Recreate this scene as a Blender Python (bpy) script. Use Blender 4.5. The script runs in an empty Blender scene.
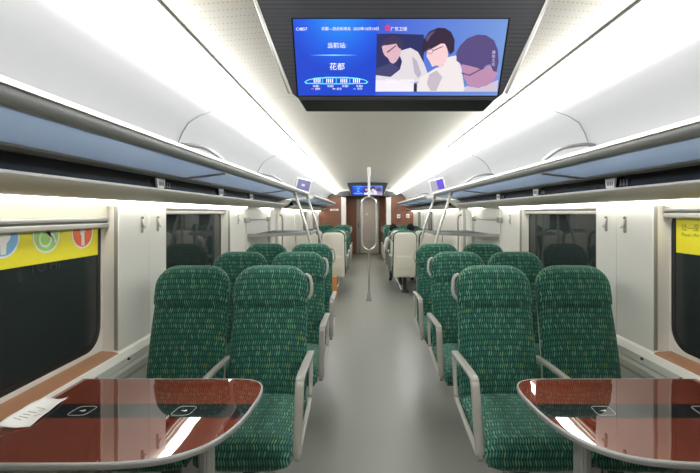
import bpy, bmesh, math, random
from mathutils import Vector, Matrix
random.seed(7)
S = bpy.context.scene
COL = S.collection
PI = math.pi

# ---------------------------------------------------------------- helpers
def lin(c):
    return tuple((x/12.92 if x <= .04045 else ((x+.055)/1.055)**2.4) for x in [v/255 for v in c])

def mat(name, rgb, rough=.5, metal=0., coat=0., var=.06, vscale=30., bump=0., bscale=200., spec=.5, ior=1.5, stretch=(1, 1, 1)):
    m = bpy.data.materials.new(name); m.use_nodes = True
    nt = m.node_tree; b = nt.nodes['Principled BSDF']
    c = lin(rgb)
    tc = nt.nodes.new('ShaderNodeTexCoord'); mp = nt.nodes.new('ShaderNodeMapping')
    mp.inputs['Scale'].default_value = stretch
    nt.links.new(tc.outputs['Object'], mp.inputs['Vector'])
    n = nt.nodes.new('ShaderNodeTexNoise'); n.inputs['Scale'].default_value = vscale; n.inputs['Detail'].default_value = 3
    nt.links.new(mp.outputs['Vector'], n.inputs['Vector'])
    r = nt.nodes.new('ShaderNodeMix'); r.data_type = 'RGBA'
    r.inputs['A'].default_value = (*[x*(1-var) for x in c], 1)
    r.inputs['B'].default_value = (*[min(1, x*(1+var)) for x in c], 1)
    nt.links.new(n.outputs['Fac'], r.inputs['Factor'])
    nt.links.new(r.outputs['Result'], b.inputs['Base Color'])
    b.inputs['Roughness'].default_value = rough; b.inputs['Metallic'].default_value = metal
    b.inputs['Coat Weight'].default_value = coat; b.inputs['Coat Roughness'].default_value = .03
    b.inputs['Specular IOR Level'].default_value = spec; b.inputs['IOR'].default_value = ior
    if bump:
        n2 = nt.nodes.new('ShaderNodeTexNoise'); n2.inputs['Scale'].default_value = bscale
        nt.links.new(mp.outputs['Vector'], n2.inputs['Vector'])
        bp = nt.nodes.new('ShaderNodeBump'); bp.inputs['Strength'].default_value = bump; bp.inputs['Distance'].default_value = .002
        nt.links.new(n2.outputs['Fac'], bp.inputs['Height']); nt.links.new(bp.outputs['Normal'], b.inputs['Normal'])
    return m

def emit(name, rgb, strength):
    m = bpy.data.materials.new(name); m.use_nodes = True
    b = m.node_tree.nodes['Principled BSDF']; c = (*lin(rgb), 1)
    b.inputs['Base Color'].default_value = (*[x*.3 for x in c[:3]], 1) if strength < 2.2 else (.8, .8, .8, 1)
    b.inputs['Emission Color'].default_value = c; b.inputs['Emission Strength'].default_value = strength
    b.inputs['Roughness'].default_value = .3
    return m

class MB:
    def __init__(s): s.v = []; s.f = []; s.m = []
    def add(s, vs, fs, mi=0):
        o = len(s.v); s.v += [Vector(v) for v in vs]
        s.f += [tuple(i+o for i in f) for f in fs]; s.m += [mi]*len(fs); return s
    def box(s, x0, x1, y0, y1, z0, z1, mi=0):
        x0, x1 = min(x0, x1), max(x0, x1)
        v = [(x0,y0,z0),(x1,y0,z0),(x1,y1,z0),(x0,y1,z0),(x0,y0,z1),(x1,y0,z1),(x1,y1,z1),(x0,y1,z1)]
        return s.add(v, [(0,3,2,1),(4,5,6,7),(0,1,5,4),(1,2,6,5),(2,3,7,6),(3,0,4,7)], mi)
    def loft(s, rings, mi=0, caps=True, closed=False):
        n = len(rings[0]); vs = [p for r in rings for p in r]; fs = []
        R = len(rings)
        for i in range(R if closed else R-1):
            for j in range(n):
                a = i*n+j; b = i*n+(j+1) % n; i2 = (i+1) % R
                fs.append((a, b, i2*n+(j+1) % n, i2*n+j))
        if caps and not closed: fs += [tuple(range(n))[::-1], tuple(range((R-1)*n, R*n))]
        return s.add(vs, fs, mi)
    def tube(s, pts, r, n=10, closed=False, mi=0):
        pts = [Vector(p) for p in pts]; N = len(pts); rings = []
        rr = r if isinstance(r, (list, tuple)) else [r]*N
        up = None
        for i, p in enumerate(pts):
            if closed: t = pts[(i+1) % N]-pts[i-1]
            else: t = (pts[min(i+1, N-1)]-pts[max(i-1, 0)])
            t.normalize()
            if up is None:
                up = Vector((0, 0, 1)) if abs(t.z) < .9 else Vector((1, 0, 0))
            a = (up - t*up.dot(t)).normalized(); up = a; b = t.cross(a)
            rings.append([p + (a*math.cos(2*PI*k/n)+b*math.sin(2*PI*k/n))*rr[i] for k in range(n)])
        return s.loft(rings, mi, closed=closed)
    def sweep_yz(s, pts, hx, ht, x=0, closed=False, mi=0):     # planar path in y-z, rounded rectangular section
        pts = [Vector((x, p[0], p[1])) for p in pts]; N = len(pts); rings = []
        prof = []
        for k in range(12):
            a = 2*PI*(k+.5)/12; c, d = math.cos(a), math.sin(a)
            prof.append((math.copysign(abs(c)**.5, c)*hx, math.copysign(abs(d)**.5, d)*ht))
        for i, p in enumerate(pts):
            t = (pts[(i+1) % N]-pts[i-1]) if closed else (pts[min(i+1, N-1)]-pts[max(i-1, 0)])
            t.normalize(); nrm = Vector((1, 0, 0)).cross(t)
            rings.append([p+Vector((1, 0, 0))*q[0]+nrm*q[1] for q in prof])
        return s.loft(rings, mi, closed=closed)
    def strip(s, prof, y0, y1, mi=0, th=0, flip=False, mirror=1):   # profile (x,z) extruded along y as a sheet with thickness th (outwards +x/+z side)
        P = [Vector((p[0]*mirror, 0, p[1])) for p in prof]; n = len(P)
        if th:
            Q = []
            for i in range(n):
                t = (P[min(i+1, n-1)]-P[max(i-1, 0)]).normalized()
                nn = Vector((-t.z, 0, t.x))*mirror
                Q.append(P[i]+nn*th)
            ring = P+Q[::-1]
            return s.loft([[Vector((p.x, y0, p.z)) for p in ring], [Vector((p.x, y1, p.z)) for p in ring]], mi)
        vs = [(p.x, y0, p.z) for p in P]+[(p.x, y1, p.z) for p in P]
        return s.add(vs, [(i, i+1, n+i+1, n+i) for i in range(n-1)], mi)
    def prism(s, poly, f, d, mi=0):     # poly 2D points, f maps (a,b,h)->3D, thickness d
        n = len(poly)
        vs = [f(a, b, 0) for a, b in poly]+[f(a, b, d) for a, b in poly]
        fs = [tuple(range(n))[::-1], tuple(range(n, 2*n))]+[(i, (i+1) % n, n+(i+1) % n, n+i) for i in range(n)]
        return s.add(vs, fs, mi)
    def build(s, name, mats, parent=None, loc=(0, 0, 0), smooth=35, bevel=0, kind=None):
        me = bpy.data.meshes.new(name); me.from_pydata([tuple(v) for v in s.v], [], s.f)
        bm = bmesh.new(); bm.from_mesh(me); bmesh.ops.recalc_face_normals(bm, faces=bm.faces); bm.to_mesh(me); bm.free()
        for m in (mats if isinstance(mats, (list, tuple)) else [mats]): me.materials.append(m)
        me.polygons.foreach_set('material_index', s.m)
        if smooth:
            me.polygons.foreach_set('use_smooth', [True]*len(me.polygons))
            me.set_sharp_from_angle(angle=math.radians(smooth))
        o = bpy.data.objects.new(name, me); COL.objects.link(o); o.location = loc
        if parent: o.parent = parent
        if bevel:
            b = o.modifiers.new('bevel', 'BEVEL'); b.width = bevel; b.segments = 2; b.limit_method = 'ANGLE'
        if kind: o['kind'] = kind
        return o

def tag(o, label, cat, group=None):
    o['label'] = label; o['category'] = cat
    if group: o['group'] = group
    return o
def empty(name, loc=(0, 0, 0), label=None, cat=None, group=None, kind=None):
    o = bpy.data.objects.new(name, None); COL.objects.link(o); o.location = loc; o.empty_display_size = .05
    if label: tag(o, label, cat, group)
    if kind: o['kind'] = kind
    return o
def kids(o): return [c for c in bpy.data.objects if c.parent == o]
def dup(o, loc=None, rz=None, parent=None, label=None):
    c = o.copy(); COL.objects.link(c)
    if parent: c.parent = parent
    if loc is not None: c.location = loc
    if rz is not None: c.rotation_euler = (0, 0, rz)
    if label: c['label'] = label
    for ch in kids(o): dup(ch, parent=c)
    return c
def struct(o): o['kind'] = 'structure'; return o

def text_mesh(body, size, align='CENTER'):
    cu = bpy.data.curves.new('lettering', 'FONT'); cu.body = body; cu.size = size
    cu.align_x = align; cu.align_y = 'CENTER'; cu.resolution_u = 2
    o = bpy.data.objects.new('lettering', cu); COL.objects.link(o)
    dg = bpy.context.evaluated_depsgraph_get(); dg.update()
    me = bpy.data.meshes.new_from_object(o.evaluated_get(dg))
    vs = [v.co.copy() for v in me.vertices]; fs = [tuple(p.vertices) for p in me.polygons]
    bpy.data.objects.remove(o); bpy.data.curves.remove(cu); bpy.data.meshes.remove(me)
    return vs, fs
def add_text(mb, body, size, f, mi=0, align='CENTER'):
    vs, fs = text_mesh(body, size, align)
    mb.add([f(v.x, v.y) for v in vs], fs, mi)

def superring(a, b, n, N, f):
    out = []
    for k in range(N):
        t = 2*PI*k/N; c, s_ = math.cos(t), math.sin(t)
        out.append(f(math.copysign(abs(c)**(2/n), c)*a, math.copysign(abs(s_)**(2/n), s_)*b))
    return out
def rrect(x0, x1, z0, z1, r, n=6):
    pts = []
    for cx, cz, a0 in ((x1-r, z0+r, -PI/2), (x1-r, z1-r, 0), (x0+r, z1-r, PI/2), (x0+r, z0+r, PI)):
        for k in range(n+1):
            a = a0+PI/2*k/n; pts.append((cx+r*math.cos(a), cz+r*math.sin(a)))
    return pts
def smoothpath(P, n=6):     # catmull-rom
    P = [Vector(p) for p in P]; out = []
    for i in range(len(P)-1):
        p0 = P[max(i-1, 0)]; p1 = P[i]; p2 = P[i+1]; p3 = P[min(i+2, len(P)-1)]
        for k in range(n):
            t = k/n
            out.append(.5*((2*p1)+(p2-p0)*t+(2*p0-5*p1+4*p2-p3)*t*t+(3*p1-p0-3*p2+p3)*t**3))
    out.append(P[-1]); return out

# ---------------------------------------------------------------- materials
WHITE = mat('white_panel', (226, 224, 216), .38, var=.015, vscale=3)
COVEM = mat('cove_panel', (204, 205, 206), .4, var=.01, vscale=3)
WALLW = mat('wall_panel', (222, 221, 212), .4, var=.015, vscale=3)
BEIGE = mat('beige_panel', (196, 193, 178), .45, var=.02, vscale=4)
HEATER = mat('grey_lower_wall', (176, 175, 164), .5, var=.03, vscale=4)
ALU = mat('brushed_aluminium', (150, 152, 150), .5, .6, var=.05, vscale=8, stretch=(1, .05, 1))
STEEL = mat('satin_steel', (186, 185, 180), .3, .8, var=.03, vscale=12)
GREYP = mat('grey_plastic', (142, 141, 134), .42, .1, var=.03, vscale=20)
LEGM = mat('dark_grey_metal', (70, 72, 72), .45, .4, var=.05)
SHELL = mat('ivory_seat_shell', (226, 222, 208), .4, var=.02)
BLACK = mat('black_rubber', (18, 19, 20), .5, var=.1)
BLACKG = mat('black_gloss', (30, 31, 34), .12, var=.05)
BROWNW = mat('brown_wood_wall', (118, 78, 58), .4, var=.12, vscale=6, stretch=(6, 6, .6))
SILL = mat('brown_sill', (160, 116, 86), .4, var=.06, vscale=8, stretch=(5, .4, 5))
DOORG = mat('grey_door', (186, 184, 176), .4, var=.02)
HOUSING = mat('monitor_casing', (46, 48, 52), .45, var=.05)
GLASSW = mat('dark_window_glass', (40, 46, 46), .03, var=.03, spec=.35, ior=1.45)
DARKHOLE = mat('dark_header', (58, 60, 62), .5, var=.05)
PAPER = mat('white_paper', (232, 232, 228), .7, var=.02)
INK = mat('grey_ink', (110, 112, 120), .7)
WHITEP = mat('white_print', (225, 226, 224), .5)
YELLOW = mat('yellow_sticker', (222, 212, 28), .45, var=.03)
SBLUE = mat('sticker_blue', (120, 178, 214), .45); SGREEN = mat('sticker_green', (150, 205, 100), .45)
SORANGE = mat('sticker_orange', (226, 104, 50), .45); SWHITE = mat('sticker_white', (225, 225, 215), .45)
OLIVE = mat('sticker_dark_print', (90, 88, 20), .5)
BOXO = mat('orange_card', (196, 130, 66), .6, var=.1, vscale=15)
LAMP = emit('cove_lamp_diffuser', (252, 251, 249), 12.5)
STRIPL = emit('strip_lamp_diffuser', (255, 252, 246), 11.5)
PLATE = mat('pale_plate', (215, 217, 214), .3)

def mk_perf():
    m = mat('perforated_ceiling', (222, 218, 206), .5, var=.012, vscale=2)
    nt = m.node_tree; b = nt.nodes['Principled BSDF']; L = nt.links
    tc = nt.nodes.new('ShaderNodeTexCoord'); sp = nt.nodes.new('ShaderNodeSeparateXYZ'); L.new(tc.outputs['Object'], sp.inputs[0])
    def M(op, a, b_=None, c=None):
        n = nt.nodes.new('ShaderNodeMath'); n.operation = op
        for i, v in enumerate((a, b_, c)):
            if v is None: continue
            if isinstance(v, (int, float)): n.inputs[i].default_value = v
            else: L.new(v, n.inputs[i])
        return n.outputs[0]
    dx = M('MULTIPLY', M('SUBTRACT', M('FRACT', M('DIVIDE', sp.outputs['X'], .017)), .5), .017)
    dy = M('MULTIPLY', M('SUBTRACT', M('FRACT', M('DIVIDE', sp.outputs['Y'], .055)), .5), .055)
    d = M('SQRT', M('ADD', M('MULTIPLY', dx, dx), M('MULTIPLY', dy, dy)))
    ax = M('ABSOLUTE', sp.outputs['X'])
    band = M('MULTIPLY', M('LESS_THAN', ax, .80), M('GREATER_THAN', ax, .1))
    dot = M('MULTIPLY', M('LESS_THAN', d, .0026), band)
    seam = M('LESS_THAN', M('ABSOLUTE', M('SUBTRACT', M('FRACT', M('DIVIDE', sp.outputs['Y'], 1.9)), .5)), .0015)
    k = M('MAXIMUM', dot, M('MULTIPLY', seam, .5))
    mx = nt.nodes.new('ShaderNodeMix'); mx.data_type = 'RGBA'
    src = b.inputs['Base Color'].links[0].from_socket
    L.new(k, mx.inputs['Factor']); L.new(src, mx.inputs['A']); mx.inputs['B'].default_value = (*lin((120, 116, 106)), 1)
    L.new(mx.outputs['Result'], b.inputs['Base Color']); return m
CEIL = mk_perf()

def mk_mesh_casing():
    m = mat('perforated_black_casing', (44, 46, 50), .5, var=.03)
    nt = m.node_tree; b = nt.nodes['Principled BSDF']; L = nt.links
    tc = nt.nodes.new('ShaderNodeTexCoord'); v = nt.nodes.new('ShaderNodeTexVoronoi'); v.inputs['Scale'].default_value = 150; v.inputs['Randomness'].default_value = 0
    L.new(tc.outputs['Object'], v.inputs['Vector'])
    r = nt.nodes.new('ShaderNodeValToRGB'); r.color_ramp.elements[0].position = .25; r.color_ramp.elements[1].position = .4
    r.color_ramp.elements[0].color = (*lin((20, 21, 24)), 1); r.color_ramp.elements[1].color = (*lin((66, 69, 75)), 1)
    L.new(v.outputs['Distance'], r.inputs['Fac']); L.new(r.outputs['Color'], b.inputs['Base Color']); return m
CASING = mk_mesh_casing()

def mk_floor():
    m = mat('grey_vinyl_floor', (119, 121, 114), .36, var=.03, vscale=1.5, bump=.06, bscale=60)
    b = m.node_tree.nodes['Principled BSDF']; nt = m.node_tree; L = nt.links
    n = nt.nodes.new('ShaderNodeTexNoise'); n.inputs['Scale'].default_value = 2.2; n.inputs['Detail'].default_value = 4
    r = nt.nodes.new('ShaderNodeMapRange'); r.inputs['To Min'].default_value = .28; r.inputs['To Max'].default_value = .42
    L.new(n.outputs['Fac'], r.inputs['Value']); L.new(r.outputs['Result'], b.inputs['Roughness']); return m
FLOOR = mk_floor()

def mk_fabric(name='green_seat_fabric', lift=1.0):
    m = bpy.data.materials.new(name); m.use_nodes = True
    nt = m.node_tree; b = nt.nodes['Principled BSDF']; L = nt.links
    tc = nt.nodes.new('ShaderNodeTexCoord'); sp = nt.nodes.new('ShaderNodeSeparateXYZ'); L.new(tc.outputs['Object'], sp.inputs[0])
    def M(op, a, b_=None, c=None):
        n = nt.nodes.new('ShaderNodeMath'); n.operation = op
        for i, v in enumerate((a, b_, c)):
            if v is None: continue
            if isinstance(v, (int, float)): n.inputs[i].default_value = v
            else: L.new(v, n.inputs[i])
        return n.outputs[0]
    ns = nt.nodes.new('ShaderNodeTexNoise'); ns.inputs['Scale'].default_value = 9; L.new(tc.outputs['Object'], ns.inputs['Vector'])
    wob = M('MULTIPLY', M('SUBTRACT', ns.outputs['Fac'], .5), .02)
    v = M('ADD', M('ADD', sp.outputs['Z'], sp.outputs['Y']), wob)
    v = M('DIVIDE', v, .037)
    row = M('FLOOR', v); f = M('FRACT', v)
    par = M('SUBTRACT', M('MULTIPLY', M('FRACT', M('MULTIPLY', row, .5)), 4), 1)   # -1 / +1
    u = M('ADD', M('DIVIDE', sp.outputs['X'], .0128), M('MULTIPLY', M('MULTIPLY', par, .55), f))
    u = M('ADD', u, M('MULTIPLY', row, .37))
    g = M('ABSOLUTE', M('SUBTRACT', M('FRACT', u), .5))
    lens = M('MULTIPLY', M('POWER', M('SINE', M('MULTIPLY', f, PI)), .6), .34)
    mr = nt.nodes.new('ShaderNodeMapRange'); L.new(M('SUBTRACT', lens, g), mr.inputs['Value'])
    mr.inputs['From Min'].default_value = -.04; mr.inputs['From Max'].default_value = .10
    cell = nt.nodes.new('ShaderNodeTexWhiteNoise'); cell.noise_dimensions = '2D'
    cb = nt.nodes.new('ShaderNodeCombineXYZ'); L.new(M('FLOOR', u), cb.inputs[0]); L.new(row, cb.inputs[1]); L.new(cb.outputs[0], cell.inputs['Vector'])
    ramp = nt.nodes.new('ShaderNodeValToRGB'); e = ramp.color_ramp; e.interpolation = 'CONSTANT'
    cols = [(0, (44, 98, 80)), (.35, (58, 112, 92)), (.6, (84, 134, 112)), (.8, (42, 90, 82)), (.95, (96, 120, 66))]
    e.elements[0].position = 0; e.elements[0].color = (*lin(cols[0][1]), 1)
    e.elements[1].position = cols[1][0]; e.elements[1].color = (*lin(cols[1][1]), 1)
    for p, c in cols[2:]:
        el = e.elements.new(p); el.color = (*lin(c), 1)
    L.new(cell.outputs['Value'], ramp.inputs['Fac'])
    mx = nt.nodes.new('ShaderNodeMix'); mx.data_type = 'RGBA'
    mx.inputs['A'].default_value = (*lin((14, 50, 44)), 1); L.new(ramp.outputs['Color'], mx.inputs['B']); L.new(mr.outputs['Result'], mx.inputs['Factor'])
    L.new(mx.outputs['Result'], b.inputs['Base Color'])
    b.inputs['Roughness'].default_value = .85; b.inputs['Sheen Weight'].default_value = .25; b.inputs['Sheen Tint'].default_value = (.6, .9, .75, 1)
    b.inputs['Specular IOR Level'].default_value = .2
    bp = nt.nodes.new('ShaderNodeBump'); bp.inputs['Strength'].default_value = .5; bp.inputs['Distance'].default_value = .003
    L.new(mr.outputs['Result'], bp.inputs['Height']); L.new(bp.outputs['Normal'], b.inputs['Normal'])
    return m
FABRIC = mk_fabric()

def mk_table():
    m = mat('gloss_red_wood', (104, 44, 28), .7, spec=.04, coat=1.0, var=.16, vscale=5, stretch=(.7, 9, 9))
    nt = m.node_tree; b = nt.nodes['Principled BSDF']; L = nt.links
    b.inputs['Coat Roughness'].default_value = .012; b.inputs['Coat IOR'].default_value = 2.8
    n = nt.nodes.new('ShaderNodeTexNoise'); n.inputs['Scale'].default_value = 5; n.inputs['Detail'].default_value = 0
    bp = nt.nodes.new('ShaderNodeBump'); bp.inputs['Strength'].default_value = .05; bp.inputs['Distance'].default_value = .01
    L.new(n.outputs['Fac'], bp.inputs['Height']); L.new(bp.outputs['Normal'], b.inputs['Coat Normal'])
    return m
TABLE = mk_table()
TSTRIPE = mat('gloss_black_inlay', (22, 23, 26), .7, spec=.04, coat=1.0); TSTRIPE.node_tree.nodes['Principled BSDF'].inputs['Coat IOR'].default_value = 2.8
TSTRIPE.node_tree.nodes['Principled BSDF'].inputs['Coat Roughness'].default_value = .015

def mk_rackglass():
    m = bpy.data.materials.new('blue_frosted_glass'); m.use_nodes = True
    nt = m.node_tree; b = nt.nodes['Principled BSDF']; L = nt.links
    n = nt.nodes.new('ShaderNodeTexNoise'); n.inputs['Scale'].default_value = 1.5
    r = nt.nodes.new('ShaderNodeMix'); r.data_type = 'RGBA'
    r.inputs['A'].default_value = (*lin((158, 170, 184)), 1); r.inputs['B'].default_value = (*lin((172, 182, 194)), 1)
    L.new(n.outputs['Fac'], r.inputs['Factor']); L.new(r.outputs['Result'], b.inputs['Base Color'])
    b.inputs['Roughness'].default_value = .15
    tr = nt.nodes.new('ShaderNodeBsdfTranslucent'); L.new(r.outputs['Result'], tr.inputs['Color'])
    mx = nt.nodes.new('ShaderNodeMixShader'); mx.inputs[0].default_value = .8
    L.new(b.outputs[0], mx.inputs[1]); L.new(tr.outputs[0], mx.inputs[2])
    L.new(mx.outputs[0], nt.nodes['Material Output'].inputs['Surface']); return m
RACKG = mk_rackglass()

# ---------------------------------------------------------------- car shell
CX = -.13
W = 1.48
Y0, Y1, YP = -1.6, 15.9, 13.5
# floor and ceiling
MB().box(-1.62, 1.62, Y0-.1, Y1+.1, -.08, 0).build('floor', FLOOR, kind='structure')
mb = MB()
prof = [(-.85+1.7*i/20, 2.25+.045*math.sin(PI*i/20)) for i in range(21)]
mb.strip(prof, Y0, Y1, th=.03); mb.build('ceiling', CEIL, kind='structure')

WIN_Z0, WIN_Z1 = .745, 1.555
windows = [(-.95, .40), (1.0, 2.35), (2.93, 4.35), (9.75, 11.0), (11.7, 12.95)]
COVE = [(1.00, 2.150), (1.05, 2.128), (1.11, 2.09), (1.17, 2.042), (1.22, 1.99), (1.26, 1.93), (1.285, 1.87), (1.295, 1.80), (1.295, 1.75), (1.27, 1.70)]
for s, side in ((-1, 'left'), (1, 'right')):
    mb = MB()
    # wall above/below windows and pillars
    ys = [Y0]
    for a, b in windows: ys += [a, b]
    ys.append(Y1)
    for i in range(0, len(ys), 2):
        mb.box(s*W, s*1.60, ys[i], ys[i+1], .60, 1.64)
    for a, b in windows:
        mb.box(s*W, s*1.60, a, b, .60, WIN_Z0); mb.box(s*W, s*1.60, a, b, WIN_Z1, 1.64)
    mb.build('wall_'+side, WALLW, kind='structure')
    MB().box(s*1.47, s*1.60, Y0, Y1, 0, .60).build('wall_lower_'+side, HEATER, kind='structure').name = 'baseboard_'+side
    # sloped ledge with screw heads
    mb = MB()
    mb.loft([[Vector((s*x, y, z)) for x, z in ((1.49, .748), (1.475, .745), (1.445, .735), (1.43, .70), (1.44, .655), (1.465, .635), (1.49, .63))] for y in (Y0, YP)])
    for k in range(40):
        y = .33+k*.295
        if y > 12: break
        mb.tube([(s*1.437, y, .69), (s*1.424, y, .688)], .0085, 8, mi=1)
    struct(mb.build('trim_ledge_'+side, [WALLW, LEGM]))
    # cove panel
    mb = MB(); mb.strip(COVE, Y0, YP, th=.02, mirror=s); struct(mb.build('trim_cove_'+side, COVEM))
    # ceiling edge line
    mb = MB(); mb.box(s*.843, s*.857, Y0, YP, 2.238, 2.252); struct(mb.build('trim_ceiling_'+side, ALU))
    # beige overhang under the dark strip
    mb = MB(); mb.strip([(1.245, 1.630), (1.25, 1.622), (1.30, 1.602), (1.36, 1.586), (1.41, 1.578)], Y0, 6.35, th=-.012, mirror=s)
    mb.box(s*1.41, s*1.50, Y0, 6.35, 1.578, 1.59)
    mb.strip([(1.245, 1.630), (1.25, 1.622), (1.30, 1.602), (1.36, 1.586), (1.41, 1.578)], 7.0, YP, th=-.012, mirror=s)
    mb.box(s*1.41, s*1.50, 7.0, YP, 1.578, 1.59)
    struct(mb.build('trim_overhang_'+side, BEIGE))
    mb = MB(); mb.strip([(1.25, 1.635), (1.265, 1.69), (1.27, 1.715)], Y0, 6.3, th=-.01, mirror=s)
    mb.strip([(1.25, 1.635), (1.265, 1.69), (1.27, 1.715)], 7.0, YP, th=-.01, mirror=s)
    struct(mb.build('trim_dark_'+side, BLACKG))
    mb = MB(); mb.box(s*1.24, s*1.255, Y0, 6.3, 1.626, 1.636); struct(mb.build('trim_edge_'+side, WHITEP))
    # lamps
    mb = MB(); mb.strip([(.857, 2.25), (.856, 2.22), (.865, 2.18), (.888, 2.143), (.92, 2.115), (.952, 2.102), (.98, 2.106), (.998, 2.122), (1.004, 2.150)], Y0, YP, th=-.006, mirror=s)
    tag(mb.build('ceiling_light', LAMP), 'long bright white cove light band along the %s edge of the ceiling' % side, 'light', 'ceiling light bands')
    mb = MB(); mb.strip([(1.418, 1.578), (1.44, 1.566), (1.462, 1.548), (1.478, 1.545)], Y0, 4.9, th=-.004, mirror=s)
    tag(mb.build('strip_light', STRIPL), 'thin white strip light above the %s side windows' % side, 'light', 'strip lights over the windows')
    mb = MB(); mb.strip([(1.418, 1.578), (1.44, 1.566), (1.462, 1.548), (1.478, 1.545)], 5.75, YP, th=-.004, mirror=s)
    tag(mb.build('strip_light', STRIPL), 'distant thin strip light above the %s wall of the far seating bay' % side, 'light', 'strip lights over the windows')

# windows
def F_side(s, x):        # (a=y, b=z, h towards the aisle) -> 3D
    return lambda a, b, h=0: Vector((s*(x-h), a, b))
wn = 0
for s in (-1, 1):
    for (a, b) in windows:
        wn += 1
        root = empty('window_%d' % wn, (s*1.55, (a+b)/2, WIN_Z0), kind='structure')
        inv = lambda v: v-Vector((s*1.55, (a+b)/2, WIN_Z0))
        f = F_side(s, 1.56)
        # white surround with rounded opening
        o = [(a, WIN_Z0), (b, WIN_Z0), (b, WIN_Z1), (a, WIN_Z1)]
        hole = rrect(a+.012, b-.012, .772, 1.54, .12, 8)
        hole2 = rrect(a+.04, b-.04, .80, 1.515, .10, 8)
        def ring(outer, inner, h0, h1, mb):
            n = len(inner)
            if len(outer) != n:   # project inner points to rectangle
                cx, cz = (a+b)/2, (WIN_Z0+WIN_Z1)/2; outer2 = []
                for p in inner:
                    dx, dz = p[0]-cx, p[1]-cz
                    k = min((b-a)/2/max(abs(dx), 1e-6), (WIN_Z1-WIN_Z0)/2/max(abs(dz), 1e-6)); outer2.append((cx+dx*k, cz+dz*k))
                # snap corners
                for c in outer:
                    j = min(range(n), key=lambda i: (outer2[i][0]-c[0])**2+(outer2[i][1]-c[1])**2); outer2[j] = c
                outer = outer2
            vs = [inv(f(*p, h0)) for p in outer]+[inv(f(*p, h1)) for p in outer]+[inv(f(*p, h1)) for p in inner]+[inv(f(*p, h0)) for p in inner]
            fs = []
            for i in range(n):
                j = (i+1) % n
                for q in range(4):
                    r = (q+1) % 4; fs.append((q*n+i, q*n+j, r*n+j, r*n+i))
            mb.add(vs, fs)
        mb = MB(); ring(o, hole, -.02, .012, mb); mb.build('window_frame', WALLW, root)
        mb = MB(); ring(hole, hole2, -.03, .008, mb); mb.build('gasket', BLACK, root)
        mb = MB(); mb.prism(hole2, lambda p, q, h: inv(f(p, q, h)), .006); mb.build('pane', GLASSW, root, smooth=0)
        # unseen dark backing added so nothing bright lies behind the glass
        mb = MB(); mb.box(s*1.575-s*1.55, s*1.60-s*1.55, a-(a+b)/2, b-(a+b)/2, 0, WIN_Z1-WIN_Z0); mb.build('dark_backing', BLACK, root)

# brown sills under windows
tn = 0
for s in (-1, 1):
    for a, b in windows[:3]:
        mb = MB(); mb.loft([[Vector((s*x, y, z)) for x, z in ((1.545, .752), (1.48, .749), (1.452, .742), (1.45, .735), (1.545, .735))] for y in (a+.01, b-.02)])
        tn += 1; struct(mb.build('trim_%d' % tn, SILL))

# pillar panels with centre seam, slightly proud of the wall
for s in (-1, 1):
    for a, b in ((.40, 1.0), (2.35, 2.93), (4.35, 4.85)):
        mb = MB(); m_ = (a+b)/2+.05
        if a > 4: m_ = b-.002
        for y0, y1 in ((a+.004, m_-.0015), (m_+.0015, b-.004)):
            if y1-y0 < .05: continue
            mb.loft([[Vector((s*x, y, z)) for x, y in ((1.485, y0), (1.462, y0), (1.462, y1), (1.485, y1))] for z in (.742, 1.545)])
        tn += 1; struct(mb.build('trim_%d' % tn, WALLW, bevel=.004))
        # dark gap at the pillar edge
        mb = MB()
        for y in (a, b): mb.box(s*1.466, s*1.484, y-.003, y+.003, .75, 1.545)
        tn += 1; struct(mb.build('trim_%d' % tn, GREYP))
    # inset heater covers on lower wall
    for y in (-.3, .66, 1.62, 2.58, 3.54, 4.5, 7.6, 8.6, 9.6, 10.6, 11.6):
        mb = MB()
        p = rrect(y-.40, y+.40, .12, .565, .06)
        mb.tube([(s*1.468, q[0], q[1]) for q in p], .009, 6, closed=True)
        tn += 1; struct(mb.build('trim_%d' % tn, GREYP))

# door bay panels between the luggage shelf zone and wall (Y 4.9 .. 6.9)
for s in (-1, 1):
    mb = MB()
    for z0, z1 in ((.75, 1.16), (1.165, 1.425), (1.43, 1.545)):
        mb.box(s*1.466, s*1.485, 4.98, 6.1, z0, z1)
    mb.box(s*1.44, s*1.485, 6.15, 6.5, .64, 1.70)
    mb.box(s*1.455, s*1.485, 6.9, 7.3, .64, 1.70)
    mb.box(s*1.40, s*1.485, 6.53, 6.60, .3, 1.55)
    tn += 1; struct(mb.build('trim_%d' % tn, WALLW, bevel=.003))
    # upper fill above rack gap
    mb = MB(); mb.strip([(1.29, 1.72), (1.33, 1.66), (1.42, 1.60), (1.46, 1.55)], 6.32, 6.98, th=-.02, mirror=s)
    tn += 1; struct(mb.build('trim_%d' % tn, WALLW))
    mb = MB()
    for y0 in (8.55, 9.45, 11.0, 11.4):
        mb.box(s*1.46, s*1.485, y0, y0+.28, .745, 1.545)
    tn += 1; struct(mb.build('trim_%d' % tn, WHITE, bevel=.003))

# end walls
mb = MB(); mb.box(-1.62, 1.62, Y0-.1, Y0, 0, 2.4); mb.build('wall_back', BROWNW, kind='structure')
mb = MB()
mb.box(-1.48, -.79, YP, YP+.08, 0, 2.08); mb.box(.79, 1.48, YP, YP+.08, 0, 2.08)
mb.build('wall_partition', BROWNW, kind='structure').name = 'wall_partition'
mb = MB()
for s in (-1, 1):
    mb.box(s*.78, s*.63, YP-.03, YP+.1, 0, 2.08)
    mb.box(s*.79, s*.63, YP-.03, YP+.1, 1.98, 2.06)
tn += 1; struct(mb.build('trim_%d' % tn, WHITE, bevel=.01))
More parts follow.
